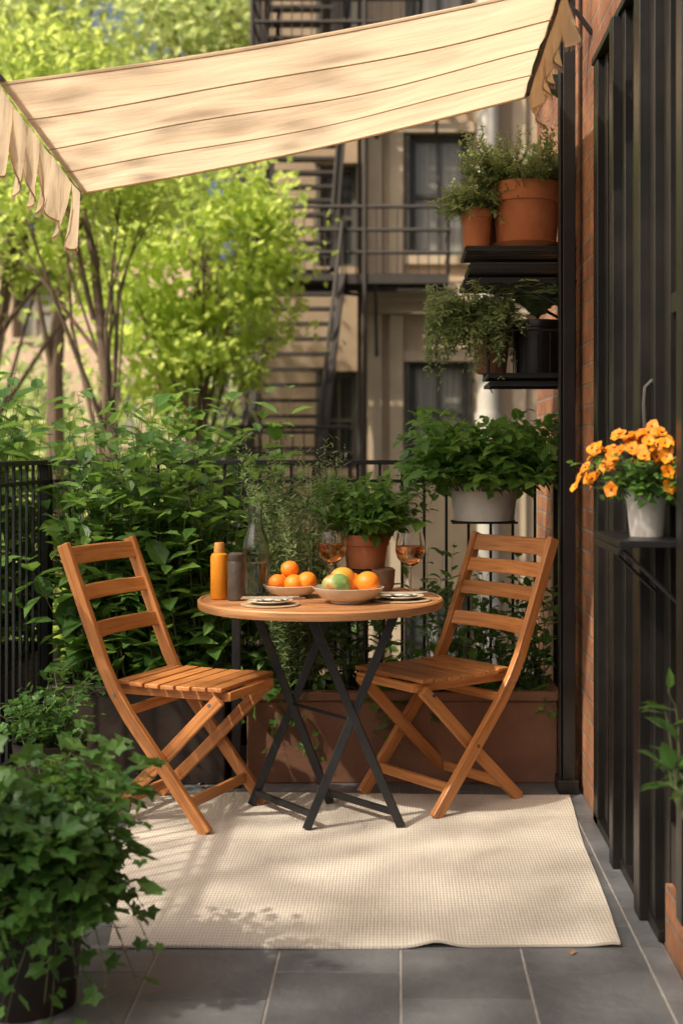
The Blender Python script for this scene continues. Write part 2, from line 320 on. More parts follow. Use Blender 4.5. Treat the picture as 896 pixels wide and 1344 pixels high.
def plant(parent, mat, c, br, n, h, spread, leaf, per, T=T_OV, wr=0.62, droop=0.0, bx=None, tmin=0.25, stemr=0.0025, clamp=None, pair=False, lean=(0, 0)):
    """stems rising from soil, each carrying leaves"""
    lf = LF(); st = MB()
    for i in range(n):
        a = R.random()*2*pi
        if bx: b = Vector((c[0]+R.uniform(-bx[0], bx[0]), c[1]+R.uniform(-bx[1], bx[1]), c[2]))
        else:
            rr = br*math.sqrt(R.random()); b = Vector((c[0]+rr*math.cos(a), c[1]+rr*math.sin(a), c[2]))
        H = R.uniform(*h); sp = spread*R.uniform(.3, 1.0); a2 = a+R.uniform(-.6, .6)
        dr = droop*R.uniform(.4, 1.2)
        dx = Vector((math.cos(a2)*sp+lean[0], math.sin(a2)*sp+lean[1], 0)); wob = R.uniform(0, 6)
        def pt(t):
            p = b+dx*(t**1.4)+Vector((.02*math.sin(4*t+wob), .02*math.cos(5*t+wob), H*t-dr*t*t*t))
            if clamp:
                p.x = min(max(p.x, clamp[0]), clamp[1]); p.y = min(max(p.y, clamp[2]), clamp[3])
            return p
        ts = [j/6 for j in range(7)]
        st.tube([pt(t) for t in ts], [stemr*(1.25-t) for t in ts], 4, 0, cap=False)
        sz = R.uniform(.75, 1.2)
        for j in range(per):
            t = tmin+(1-tmin)*(j+R.random())/per; p = pt(min(t, 1)); tan = (pt(min(t, 1))-pt(max(t-.1, 0))).normalized()
            for q in range(2 if pair else 1):
                ang = j*2.4+i+(pi*q)+R.uniform(-.4, .4)
                o = Vector((math.cos(ang), math.sin(ang), 0)); o = (o-tan*o.dot(tan)).normalized()
                d = (o+tan*R.uniform(.1, .9)+Vector((0, 0, R.uniform(-.5, .15)))).normalized()
                nn = (Vector((0, 0, 1))+tan*.4+Vector((R.uniform(-.5, .5), R.uniform(-.5, .5), 0)))
                l = leaf*sz*R.uniform(.55, 1.2)*(1.1-.35*t)
                pp = p+d*l*.12
                if T is not T_ND and leaf > .03: st.tube([p, pp+d*l*.05], stemr*.5, 3, 0, cap=False)
                lf.add(pp, d, nn, l, l*wr*R.uniform(.85, 1.1))
    st.build('stems', ['stem'], parent); lf.build('foliage', T, mat, parent)

def pot(parent, c, r, h, mat='terra', rim=0.025, taper=.72, saucer=False, name='pot', seg=40, flute=0, nf=0):
    mb = MB(); x, y, z = c
    pr = [(r*taper, 0), (r*(taper+.22*(1-taper)*2), h*.45), (r*.93, h-rim*1.4), (r*.94, h-rim*1.35), (r*1.0, h-rim*1.3), (r*1.02, h-.003), (r*1.0, h), (r*.9, h)]
    mb.lathe(pr[:-1]+[(r*.9, h), (r*.88, h-.030), (.0002, h-.030)], c, seg, 0, flute, nf)
    mb.lathe([(r*.878, h-.022), (0.0002, h-.016)], c, seg, 1)
    if saucer: mb.lathe([(r*.8, -.012), (r*.98, .015), (r*.94, .017), (r*.7, -.004)], c, seg, 0)
    return mb.build(name, [mat, 'soil'], parent, smooth=True)

# ------------------------------------------------------------------ ground & terrace
mb = MB(); mb.add([(-400, -200, -3.2), (400, -200, -3.2), (400, 900, -3.2), (-400, 900, -3.2)], [(0, 1, 2, 3)]); mb.build('ground', ['asphalt'])
mb = MB(); mb.bb(-2.3, .66, -2.5, 6.15, -3.19, -.012); mb.build('terrace_podium', ['concrete'])
root = empty('tiled_terrace_floor')
mb = MB(); mb.bb(-2.28, .655, -2.4, 6.1, -.011, -.003); mb.build('grout_bed', ['grout'], root)
mb = MB(); cols = [-2.036+.2925*i for i in range(10)]
for i, x0 in enumerate(cols):
    off = 0.0 if i % 2 else .15
    y0s = 2.92-.295*18+off
    for j in range(30):
        y0 = y0s+.295*j
        if y0+.29 > 6.08: continue
        x1 = min(x0+.287, .652)
        if x1-x0 < .03: continue
        mb.bb(x0, x1, y0, y0+.290, -.0035, R.uniform(-.0006, .0006))
mb.build('tiles', ['tile'], root, bevel=.0018)

# rug
mb = MB(); nu, nv = 60, 60; vs = []
nl, nr_, fr, fl = (-.70, 3.205), (.545, 3.215), (.60, 4.61), (-.93, 4.66)
for side in (0, 1):
    for j in range(nv+1):
        for i in range(nu+1):
            u, v = i/nu, j/nv
            x = (nl[0]*(1-u)+nr_[0]*u)*(1-v)+(fl[0]*(1-u)+fr[0]*u)*v; y = (nl[1]*(1-u)+nr_[1]*u)*(1-v)+(fl[1]*(1-u)+fr[1]*u)*v
            y += .004*math.sin(9*u+1)*(1-v); x += .004*math.sin(8*v)
            z = .0015+.0012*math.sin(7*u+5*v)+.0012*math.sin(13*v-4*u)+.001
            z += .014*math.exp(-((u-.64)/.035)**2)*math.exp(-(v/.05)**2)+.006*math.exp(-((u-.985)/.03)**2)*math.exp(-(v/.06)**2)
            vs.append((x, y, z+(.006 if side else 0)))
fs = []; K = (nu+1)*(nv+1)
for j in range(nv):
    for i in range(nu):
        a = j*(nu+1)+i; fs.append((a+K, a+1+K, a+nu+2+K, a+nu+1+K)); fs.append((a+nu+1, a+nu+2, a+1, a))
ed = [i for i in range(nu+1)]+[j*(nu+1)+nu for j in range(1, nv+1)]+[nv*(nu+1)+i for i in range(nu-1, -1, -1)]+[j*(nu+1) for j in range(nv-1, 0, -1)]
for q in range(len(ed)): a, b = ed[q], ed[(q+1) % len(ed)]; fs.append((a, b, b+K, a+K))
mb.add(vs, fs); mb.build('woven_rug', ['rug'], smooth=True)

# ------------------------------------------------------------------ railing
def railing(name, p0, p1, top=1.165):
    root = empty(name); mb = MB(); p0 = Vector(p0); p1 = Vector(p1); d = p1-p0; L = d.length; d.normalize(); sd = Vector((-d.y, d.x, 0))
    def at(s, z): q = p0+d*s; return (q.x, q.y, z)
    mb.sweep([at(0, top), at(L, top)], sd, .04, .018); mb.sweep([at(0, top-.075), at(L, top-.075)], sd, .02, .014)
    mb.sweep([at(0, .09), at(L, .09)], sd, .02, .02)
    n = int(L/.085)
    for i in range(1, n): s = L*i/n; mb.sweep([at(s, .08), at(s, top-.005)], sd, .011, .011)
    k = max(1, int(L/1.3))
    for i in range(k+1):
        s = L*i/k; mb.sweep([at(s, 0), at(s, top+.01)], sd, .034, .034)
    mb.build('iron_bars', ['blackrail'], root, bevel=.0015)
railing('iron_railing', (-1.39, 5.26, 0), (.64, 5.26, 0)); railing('iron_railing', (-1.39, -1.5, 0), (-1.39, 5.22, 0))

# ------------------------------------------------------------------ chairs
def chair(name, loc, rz, slats, W=.385):
    root = empty(name, (loc[0], loc[1], .009), rz); w = W/2
    A = [(-.195, .895), (-.165, .82), (-.125, .72), (-.08, .61), (-.035, .50), (.005, .425), (.06, .345), (.16, .225), (.25, .115), (.345, .0)]
    def ax(z):
        for (xa, za), (xb, zb) in zip(A, A[1:]):
            if zb <= z <= za: return xa+(xb-xa)*(za-z)/(za-zb)
    for i, sg in enumerate((-1, 1)):
        mb = MB(); mb.sweep([(x, sg*w, z) for x, z in A], (0, 1, 0), .024, .042); mb.build('stile_%d' % (i+1), ['wood'], root, bevel=.004)
        mb = MB(); mb.sweep([(.375, sg*(w-.028), .418), (.30, sg*(w-.028), .345), (.12, sg*(w-.028), .165), (-.055, sg*(w-.028), 0)], (0, 1, 0), .022, .040); mb.build('leg_%d' % (i+1), ['wood'], root, bevel=.004)
    mb = MB()
    for z in slats:
        x = ax(z)+.004; pts = []
        for k in range(9):
            t = k/8*2-1; pts.append((x-.022*(1-t*t), t*(w-.004), z))
        t = Vector((ax(z-.02)-ax(z+.02), 0, -.04)).normalized()
        vs = []; uvs = []; r = R.random()*9; hh = .031 if z > .8 else .026
        for k, p in enumerate(pts):
            for a, b in ((-1, -1), (1, -1), (1, 1), (-1, 1)):
                vs.append((p[0]+b*.0075+t.x*a*hh, p[1], p[2]+t.z*a*hh)); uvs.append((p[1]+r, a*hh+b*.007+r))
        fs = [(0, 1, 2, 3)]
        for k in range(8):
            for q in range(4): fs.append((k*4+q, (k+1)*4+q, (k+1)*4+(q+1) % 4, k*4+(q+1) % 4))
        fs.append((35, 34, 33, 32)); mb.add(vs, fs, 0, uvs)
    mb.build('backrest', ['wood'], root, bevel=.004)
    mb = MB(); n = 7
    for i in range(n):
        x = .015+.058*i; mb.box((x, 0, .4475+.002*math.cos(i)), (.050, W-.03-(.0 if i else .03), .014))
    mb.build('seat', ['wood'], root, bevel=.003)
    mb = MB()
    for sg in (-1, 1): mb.box((.185, sg*(w-.054), .424), (.41, .02, .030))
    mb.box((.395, 0, .425), (.018, W-.09, .028)); mb.build('seat_rails', ['wood'], root, bevel=.003)
    mb = MB()
    mb.box((.275, 0, .085), (.016, W-.02, .034)); mb.box((.0, 0, .055), (.016, W-.075, .034)); mb.box((.04, 0, .36), (.02, W-.02, .03))
    mb.build('stretchers', ['wood'], root, bevel=.003)
    mb = MB()
    for sg in (-1, 1):
        for (x, z) in ((.168, .215), (.01, .415), (.36, .405)): mb.tube([(x, sg*(w+.009), z), (x, sg*(w+.0145), z)], .006, 10)
    mb.build('bolts', ['steel'], root)
    return root
chair('folding_wooden_chair', (-.842, 4.446), math.radians(-22), (.855, .735, .615))
chair('folding_wooden_chair', (.275, 4.68), math.radians(-142), (.862, .782, .700, .590), .40)

# ------------------------------------------------------------------ table
tab = empty('bistro_table'); mb = MB(); cx, cy, rt = -.252, 4.40, .403
ang = math.radians(12); ca, sa = math.cos(ang), math.sin(ang); nS = 11; sw = 2*(rt-.012)/nS
for i in range(nS):
    y0 = -(rt-.012)+i*sw+.002; y1 = y0+sw-.004; ri = rt-.012
    pts = []
    for k in range(9): y = y0+(y1-y0)*k/8; pts.append((math.sqrt(max(ri*ri-y*y, 0))+.0005*k/8, y))
    pts += [(-x, y) for x, y in pts[::-1]]
    vs = []; uvs = []
    for z in (.703, .721):
        for x, y in pts: vs.append((cx+x*ca-y*sa, cy+x*sa+y*ca, z)); uvs.append((x+i*3.1, y+i*1.7+z))
    k = len(pts); fs = [tuple(range(k))[::-1], tuple(range(k, 2*k))]+[(q, (q+1) % k, (q+1) % k+k, q+k) for q in range(k)]
    mb.add(vs, fs, 0, uvs)
mb.build('top_slats', ['wood_table'], tab, bevel=.0015)
mb = MB()
rp_ = [(rt-.010, .694), (rt+.001, .694), (rt+.004, .700), (rt+.004, .718), (rt, .7225), (rt-.010, .7225), (rt-.010, .694)]
seg = 96
vs = []; uvs = []; fs = []
for j, (r, z) in enumerate(rp_):
    for k in range(seg+1): a = 2*pi*k/seg; vs.append((cx+r*math.cos(a), cy+r*math.sin(a), z)); uvs.append((a*r, z+j*.01))
for j in range(len(rp_)-1):
    for k in range(seg): a = j*(seg+1)+k; fs.append((a, a+1, a+seg+2, a+seg+1))
mb.add(vs, fs, 0, uvs)
for s_ in (-.2, .2): mb.box((cx, cy+s_, .692), (.6, .03, .018))
mb.build('top_rim', ['wood_table'], tab, smooth=True)
mb = MB()
def tl(a, b, mid=.0):
    a = Vector(a); b = Vector(b); m1 = a.lerp(b, .5); mb.sweep([a, a.lerp(b, .3)+Vector((0, 0, mid)), m1, a.lerp(b, .7)-Vector((0, 0, mid)), b], (0.1, 1, 0), .014, .028)
tl((-.285, 4.18, .012), (-.005, 4.215, .69)); tl((.015, 4.205, .012), (-.275, 4.185, .69))
tl((-.49, 4.47, .012), (-.215, 4.50, .69)); tl((-.225, 4.49, .012), (-.485, 4.465, .69))
def br(a, b, w=.012, h=.022): mb.sweep([a, b], (0, 0, 1), h, w)
br((-.268, 4.195, .055), (-.472, 4.455, .055)); br((-.003, 4.215, .055), (-.243, 4.475, .055))
br((-.005, 4.21, .685), (-.215, 4.50, .685)); br((-.275, 4.185, .685), (-.485, 4.465, .685)); br((-.135, 4.20, .352), (-.352, 4.48, .352), .01, .01)
mb.build('folding_legs', ['black'], tab, bevel=.002)

# ------------------------------------------------------------------ tableware
TZ = .7228
def glassware(name, x, y, prof, liquid=None, gm='glass', lm='wine', seg=48, flute=0, nf=0):
    root = empty(name, (x, y, TZ)); mb = MB(); mb.lathe(prof, (0, 0, 0), seg, 0, flute, nf); mb.build('glass', [gm], root, smooth=True)
    if liquid: mb = MB(); mb.lathe(liquid, (0, 0, 0), seg); mb.build(lm, [lm], root, smooth=True)
wg = [(.0001, 0), (.034, 0), (.0345, .0015), (.02, .005), (.005, .010), (.0038, .02), (.0036, .085), (.006, .094), (.022, .104), (.038, .122), (.0445, .145), (.0435, .170), (.038, .205),
      (.0372, .205), (.0428, .170), (.0438, .145), (.0372, .1225), (.0215, .1055), (.0001, .0985)]
wg = [(r*1.12, z*1.04) for r, z in wg]
wl = [(.0001, .0990), (.0212, .1060), (.0369, .1230), (.0433, .145), (.0431, .162), (.0001, .162)]
wl = [(r*1.12, z*1.04+.0003) for r, z in wl]
glassware('wine_glass', -.222, 4.52, wg, wl); glassware('wine_glass', .046, 4.44, wg, wl)
cf = [(.0001, 0), (.044, 0), (.047, .006), (.047, .15), (.043, .185), (.028, .225), (.0235, .245), (.0235, .285), (.027, .300), (.0255, .3005), (.0205, .286), (.0205, .245), (.025, .222), (.039, .183), (.0425, .15), (.0425, .012), (.0001, .009)]
cl_ = [(.0001, .0095), (.0420, .0125), (.0420, .11), (.0001, .11)]
glassware('glass_carafe', -.478, 4.47, cf, cl_, 'glass2', 'water', 72, .022, 12)
def bottle(name, x, y, prof, mats, capp):
    root = empty(name, (x, y, TZ)); mb = MB(); mb.lathe(prof, (0, 0, 0), 32); mb.build('body', [mats[0]], root, smooth=True)
    mb = MB(); mb.lathe(capp, (0, 0, 0), 32); mb.build('cap', [mats[1]], root, smooth=True)
bottle('orange_sauce_bottle', -.585, 4.36, [(.0001, 0), (.026, 0), (.029, .004), (.029, .135), (.026, .147), (.017, .153), (.0001, .153)], ('mustard', 'cap'), [(.0175, .1535), (.018, .157), (.017, .182), (.015, .186), (.0001, .186)])
bottle('pepper_grinder', -.525, 4.325, [(.0001, 0), (.028, 0), (.029, .004), (.028, .06), (.029, .12), (.027, .128), (.0001, .128)], ('greyb', 'greyb'), [(.0255, .1285), (.027, .131), (.026, .150), (.02, .155), (.0001, .156)])
def bowl(name, x, y, r, h, mat):
    root = empty(name, (x, y, TZ)); mb = MB()
    mb.lathe([(.0001, 0), (r*.5, 0), (r*.52, .006), (r*.75, h*.32), (r*.94, h*.75), (r, h), (r*.975, h+.001), (r*.90, h*.75), (r*.70, h*.38), (.0001, .012)], (0, 0, 0), 56)
    mb.build('bowl', [mat], root, smooth=True); return root
b1 = bowl('bowl_of_oranges', -.352, 4.42, .094, .040, 'cream')
mb = MB()
for x, y, z in ((-.045, -.02, .045), (.012, -.035, .043), (.05, .01, .047), (-.012, .035, .047), (-.005, .0, .088), (.055, -.03, .052)): mb.ball((x, y, z+.004), R.uniform(.030, .034), 0, 24, (1, 1, .93), R.random()*6)
mb.build('oranges', ['orange'], b1, smooth=True)
b2 = bowl('fruit_bowl', -.155, 4.26, .116, .050, 'cream')
mb = MB(); mb.ball((.062, .01, .062), .040, 0, 24, (1, 1, .92)); mb.ball((.01, .05, .055), .036); mb.build('oranges', ['orange'], b2, smooth=True)
mb = MB(); mb.ball((-.038, -.02, .060), .038, 0, 24, (1.25, 1, .92), .3); mb.build('mango', ['mango'], b2, smooth=True)
mb = MB(); mb.ball((-.02, .03, .080), .034, 0, 24, (1.2, 1, .9), .5); mb.build('yellow_pear', ['yellowf'], b2, smooth=True)
cup = empty('brown_ceramic_cup', (-.045, 4.60, TZ)); mb = MB(); mb.lathe([(.0001, 0), (.028, 0), (.037, .02), (.041, .075), (.039, .076), (.035, .02), (.0001, .008)], (0, 0, 0), 40); mb.build('cup', ['wicker'], cup, smooth=True)
def plate(x, y, r=.085):
    root = empty('place_setting', (x, y, TZ+.0035)); mb = MB(); mb.lathe([(.0001, -.0033), (r*1.30, -.0033), (r*1.31, -.001), (r*1.29, -.0004), (.0001, -.0004)], (0, 0, 0), 48); mb.build('placemat', ['jute'], root)
    mb = MB(); mb.lathe([(.0001, 0), (r*.6, 0), (r*.7, .004), (r, .011), (r*.99, .0125), (r*.68, .006), (.0001, .004)], (0, 0, 0), 48); mb.build('plate', ['cream'], root, smooth=True)
    mb = MB(); vs = []; 
    for j in range(2):
        for i in range(9):
            for k in range(5):
                vs.append((-.05+.1*i/8, -.028+.056*k/4+.003*math.sin(i), .008+j*.008+.004*math.sin(i*1.3+k)))
    fs = []
    for j in range(2):
        for i in range(8):
            for k in range(4): a = j*45+i*5+k; fs.append((a, a+5, a+6, a+1) if j else (a, a+1, a+6, a+5))
    mb.add(vs, fs); mb.build('napkin', ['linen'], root, smooth=True)
    mb = MB(); mb.tube([(-.09, -.035, .020), (-.01, -.03, .021), (.055, -.028, .0205)], [.0025, .0022, .003], 6); mb.box((.085, -.026, .0205), (.055, .013, .0018), .05)
    mb.tube([(-.09, .0, .020), (-.01, .0, .021), (.09, .01, .0205)], [.0025, .0022, .003], 6); mb.build('cutlery', ['steel'], root, smooth=True)
plate(.012, 4.325, .078); plate(-.40, 4.19, .072)

# ------------------------------------------------------------------ awning
aw = empty('canvas_awning'); mb = MB(); nu, nv = 60, 60
NL, FL, FRc, NRc = Vector((-1.065, 3.55, 2.205)), Vector((-1.19, 5.0, 2.19)), Vector((.49, 5.0, 2.555)), Vector((.45, 3.55, 2.47))
def awp(u, v):
    p = (NL*(1-u)+NRc*u)*(1-v)+(FL*(1-u)+FRc*u)*v
    z = -.020*math.sin(pi*u)-.020*math.sin(pi*u)*abs(math.sin(pi*v*4))**.7-.008*math.sin(9*u+4*v)*math.sin(pi*v)-.006*math.sin(23*u+9*v)*math.sin(pi*4*v)**2
    return p+Vector((0, 0, z))
vs = [awp(i/nu, j/nv) for j in range(nv+1) for i in range(nu+1)]
mb.add(vs, [(j*(nu+1)+i, j*(nu+1)+i+1, (j+1)*(nu+1)+i+1, (j+1)*(nu+1)+i) for j in range(nv) for i in range(nu)])
mb.build('canopy', ['cloth'], aw, smooth=True)
mb = MB()
for v in (.25, .5, .75):
    mb.sweep([awp(i/30, v)+Vector((0, 0, -.003)) for i in range(31)], (0, 1, 0), .008, .0022)
for v in (0.004, .996):
    mb.sweep([awp(i/30, v)+Vector((0, 0, -.004)) for i in range(31)], (0, 1, 0), .010, .006)
mb.build('seams', ['hem'], aw)
def valance(name, u, n, hang, out):
    """separate scalloped tongues that overlap slightly and hang with their own folds"""
    mb = MB(); m2 = MB(); rows = 9; cols = 12; rr = random.Random(5)
    for q in range(n):
        h = hang*rr.uniform(.85, 1.15); tw = rr.uniform(-.03, .03); kick = rr.uniform(.0, .035); ph = rr.uniform(0, 6); vs = []
        for i in range(cols+1):
            s = i/cols; v = (q-.03+s*1.06)/n; v = min(max(v, 0), 1); base = awp(u, v)
            e = (.42+.58*max(0, 1-(2*s-1)**2)**.5)
            for r in range(rows+1):
                t = r/rows; k = 1-.12*t*t
                xo = out*(.008+.002*(q % 2)+kick*t*t+.014*math.sin(s*pi*2+ph)*t+.010*math.sin(s*9+ph)*t)
                yo = (s-.5)*(k-1)*1.45/n+tw*t*t
                vs.append(base+Vector((xo, yo, -h*e*t)))
        mb.add(vs, [(i*(rows+1)+r, i*(rows+1)+r+1, (i+1)*(rows+1)+r+1, (i+1)*(rows+1)+r) for i in range(cols) for r in range(rows)])
        m2.tube([vs[i*(rows+1)+rows] for i in range(cols+1)], .0028, 5)
        for i in range(cols*2):  # short fringe
            f = i/2; a = vs[int(f)*(rows+1)+rows]; b = vs[min(int(f)+1, cols)*(rows+1)+rows]; p = a.lerp(b, f-int(f)); m2.tube([p, p+Vector((rr.uniform(-.004, .004), rr.uniform(-.003, .003), -.016))], .0011, 3)
    mb.build(name, ['cloth'], aw, smooth=True); m2.build(name+'_hem', ['hem'], aw)
valance('front_valance', 0.0, 7, .215, -1); valance('wall_valance', 1.0, 6, .13, 1)
mb = MB()
mb.tube([awp(0, 0)+Vector((0, -.01, .012)), awp(0, 1)+Vector((0, .01, .012))], .009, 10)
mb.tube([awp(1, 0)+Vector((0, -.1, .012)), awp(1, 1)+Vector((0, .01, .012))], .014, 10)
mb.tube([awp(1, .97)+Vector((0, 0, .0)), (.655, 4.93, 2.60)], .008, 8); mb.tube([awp(1, .05)+Vector((0, 0, .0)), (.655, 3.6, 2.60)], .008, 8)
mb.add([(.50, 4.88, 2.60), (.655, 4.88, 2.61), (.655, 4.88, 2.50), (.50, 4.94, 2.60), (.655, 4.94, 2.61), (.655, 4.94, 2.50)], [(0, 2, 1), (3, 4, 5), (0, 1, 4, 3), (1, 2, 5, 4), (2, 0, 3, 5)])
hk = [(.66, 4.45, 2.62), (.61, 4.45, 2.69), (.56, 4.45, 2.725), (.51, 4.45, 2.73), (.49, 4.45, 2.705), (.505, 4.45, 2.68), (.525, 4.45, 2.69)]
mb.tube(hk, .009, 8); mb.tube([(.66, 4.45, 2.78), (.58, 4.45, 2.735), (.51, 4.45, 2.732)], .007, 8)
mb.build('frame_and_brackets', ['black'], aw, smooth=True)

# ------------------------------------------------------------------ right building
bl = empty('brick_townhouse'); mb = MB()
mb.bb(.66, 5, 4.34, 6.2, -3.2, 7.5); mb.bb(.66, 5, -3, 4.339, 2.50, 7.5); mb.bb(.66, 5, -3, 3.24, -3.2, .15); mb.bb(.66, 5, 3.241, 4.339, -3.2, .0)
mb.build('brick_walls', ['brick'], bl)
mb = MB(); mb.bb(.74, 4.9, -2.9, 4.33, .0, 2.47); mb.build('inner_core', ['doorblk'], bl)
mb = MB()
def post(y0, y1, x, z0=0.0, z1=2.475): mb.bb(x, .735, y0, y1, z0, z1)
post(4.24, 4.325, .645); post(4.17, 4.235, .665); post(4.06, 4.165, .68, .02)
post(3.82, 3.88, .625); post(3.76, 3.815, .65); post(3.70, 3.755, .67, .02)
post(3.40, 3.48, .625); post(3.33, 3.395, .65); post(3.25, 3.325, .672, .02)
post(2.94, 3.0, .635, .151); post(2.86, 2.935, .65, .151)
for (a, b) in ((3.885, 4.055), (3.485, 3.695)):
    mb.bb(.69, .734, a, b, .002, .26); mb.bb(.69, .734, a, b, 2.36, 2.474); mb.bb(.695, .733, a, b, 1.05, 1.12)
    mb.bb(.682, .70, a+.02, b-.02, .06, .20)
mb.bb(.675, .734, 3.005, 3.245, .152, .30); mb.bb(.675, .734, 3.005, 3.245, 1.55, 1.60); mb.bb(.640, .738, 2.5, 4.335, 2.476, 2.499)
mb.bb(.645, .735, 3.25, 4.33, .001, .03)
mb.build('door_frames', ['doorblk'], bl, bevel=.003)
mb = MB(); mb.bb(.718, .739, 3.886, 4.054, .262, 2.358); mb.bb(.718, .739, 3.486, 3.694, .262, 2.358); mb.bb(.718, .739, 3.006, 3.244, .302, 2.47); mb.bb(.718, .739, 2.0, 2.85, .152, 2.47)
mb.build('door_glass', ['glassdk'], bl)
mb = MB(); mb.tube([(.67, 3.37, 1.20), (.645, 3.37, 1.215), (.635, 3.37, 1.25), (.632, 3.37, 1.33), (.635, 3.365, 1.375), (.65, 3.36, 1.392), (.665, 3.355, 1.375), (.667, 3.35, 1.35)], .006, 8)
mb.bb(.645, .670, 3.355, 3.38, 1.13, 1.21); mb.build('door_handle', ['frame'], bl, smooth=True)
mb = MB(); mb.bb(.588, .632, 4.66, 4.74, 0, 3.6); mb.bb(.577, .586, 4.675, 4.725, 0, 3.6); mb.bb(.57, .642, 4.64, 4.76, .0, .05)
mb.build('steel_post', ['doorblk'], None, bevel=.003)

# ------------------------------------------------------------------ wall shelves and pots
sh = empty('wall_plant_shelf'); mb = MB()
def rack(x0, x1, y0, y1, z, rim=.0):
    for i in range(9): y = y0+(y1-y0)*i/8; mb.box(((x0+x1)/2, y, z), (x1-x0, .010, .006))
    for y in (y0, y1): mb.box(((x0+x1)/2, y, z-.008), (x1-x0, .010, .012))
    for x in (x0, x1): mb.box((x, (y0+y1)/2, z-.008), (.010, y1-y0+.012, .012))
    if rim:
        for y in (y0, y1): mb.tube([(x0, y, z+rim), (x1, y, z+rim)], .004, 6)
        mb.tube([(x0, y0, z+rim), (x0, y1, z+rim)], .004, 6)
        for i in range(8): x = x0+(x1-x0)*i/7; mb.tube([(x, y0, z), (x, y0, z+rim)], .0028, 5)
        for i in range(8): y = y0+(y1-y0)*i/7; mb.tube([(x0, y, z), (x0, y, z+rim)], .0028, 5)
rack(.255, .655, 4.85, 5.17, 1.962); rack(.27, .655, 4.86, 5.15, 1.90); rack(.25, .655, 4.84, 5.16, 1.842); rack(.34, .655, 4.85, 5.15, 1.495, .16); rack(.345, .655, 4.86, 5.14, 1.465)
for y in (4.86, 5.14):
    mb.sweep([(.65, y, 1.40), (.65, y, 2.0)], (0, 1, 0), .014, .014)
    mb.tube([(.65, y, 1.72), (.50, y, 1.80), (.30, y, 1.84)], .006, 6)
mb.build('iron_racks', ['black'], sh)
def potted(name, c, r, h, mat, **kw): root = empty(name); pot(root, c, r, h, mat, **kw); return root
p = potted('potted_herb', (.490, 4.98, 1.975), .132, .240, 'terra', rim=.055, taper=.84, saucer=True)
plant(p, 'lf_herb', (.47, 4.98, 2.18), .12, 180, (.08, .27), .18, .027, 34, T_ND, .42, .04, clamp=(.2, .65, 4.7, 5.3), stemr=.0014)
p = potted('potted_thyme', (.300, 4.95, 1.968), .060, .15, 'terra', rim=.028, taper=.8)
plant(p, 'lf_herb', (.30, 4.95, 2.09), .05, 110, (.06, .20), .14, .025, 30, T_ND, .42, .12, clamp=(.12, .6, 4.7, 5.3), stemr=.0012)
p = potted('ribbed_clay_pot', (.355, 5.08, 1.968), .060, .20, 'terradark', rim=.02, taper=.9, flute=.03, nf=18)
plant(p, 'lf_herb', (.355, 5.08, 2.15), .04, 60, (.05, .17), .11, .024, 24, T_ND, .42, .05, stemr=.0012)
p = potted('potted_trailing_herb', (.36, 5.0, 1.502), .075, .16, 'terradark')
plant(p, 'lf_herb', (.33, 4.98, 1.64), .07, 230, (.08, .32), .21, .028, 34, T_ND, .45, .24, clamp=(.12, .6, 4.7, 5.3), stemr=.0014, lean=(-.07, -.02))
p = potted('potted_fern', (.530, 4.99, 1.502), .09, .20, 'black', rim=.02, taper=.9, flute=.02, nf=20)
lf = LF(); st = MB()
for i in range(60):
    a = R.random()*6.28; L_ = R.uniform(.16, .31); b = Vector((.53, 4.96, 1.69)); pts = []
    for k in range(15):
        t = k/14; q = b+Vector((math.cos(a)*L_*.60*t**1.2, math.sin(a)*L_*.60*t**1.2, L_*(.85*t+.05-.42*t*t*t))); q.x = min(q.x, .65); q.z = min(q.z, 1.835); pts.append(q)
    st.tube(pts, .0015, 4, cap=False)
    for k in range(2, 15):
        tan = (pts[k]-pts[k-1]).normalized(); sd = tan.cross(Vector((0, 0, 1))); sd = sd.normalized() if sd.length > .01 else Vector((1, 0, 0))
        l = .050*math.sin(pi*min(1, (k+1)/15.5))*R.uniform(.8, 1.1)+.006
        for s_ in (-1, 1): lf.add(pts[k], sd*s_+tan*.4, Vector((0, -.4, 1))+tan*.2, l, l*.30)
st.build('stems', ['stem'], p); lf.build('fronds', T_OV, 'lf_herb', p)
# basil in white bucket hooked on the rail
p = potted('potted_basil', (.335, 5.06, .945), .132, .135, 'white', rim=.02, taper=.86, flute=.008, nf=36)
mb = MB(); 
for x in (.24, .43): mb.tube([(x, 5.06, .94), (x, 5.25, .94), (x, 5.275, 1.0), (x, 5.275, 1.18), (x, 5.24, 1.185)], .005, 6)
mb.tube([(.21, 5.0, .938), (.46, 5.0, .938)], .005, 6); mb.tube([(.21, 5.12, .938), (.46, 5.12, .938)], .005, 6); mb.build('rail_hanger', ['black'], p)
plant(p, 'lf_basil', (.335, 5.02, 1.06), .12, 165, (.10, .38), .32, .068, 15, T_OV, .72, .12, clamp=(.02, .64, 4.72, 5.4), tmin=.2)
# terracotta basil on stand
p = potted('potted_basil', (-.115, 4.93, .775), .088, .125, 'terra', rim=.03, taper=.8)
plant(p, 'lf_basil', (-.11, 4.93, .88), .07, 110, (.10, .29), .22, .058, 13, T_OV, .64, .05, tmin=.2)
st_ = empty('plant_stand'); mb = MB(); mb.lathe([(.0001, .76), (.10, .76), (.105, .765), (.105, .772), (.0001, .772)], (-.115, 4.93, 0), 32)
for k in range(3): a = k*2.09+.5; mb.tube([(-.115+.09*math.cos(a), 4.93+.05*math.sin(a), .76), (-.115+.06*math.cos(a), 4.93+.04*math.sin(a), .31)], .006, 6)
mb.tube([(-.115, 4.93, .30), (-.115, 4.93, .76)], .01, 8); mb.build('stand', ['black'], st_)

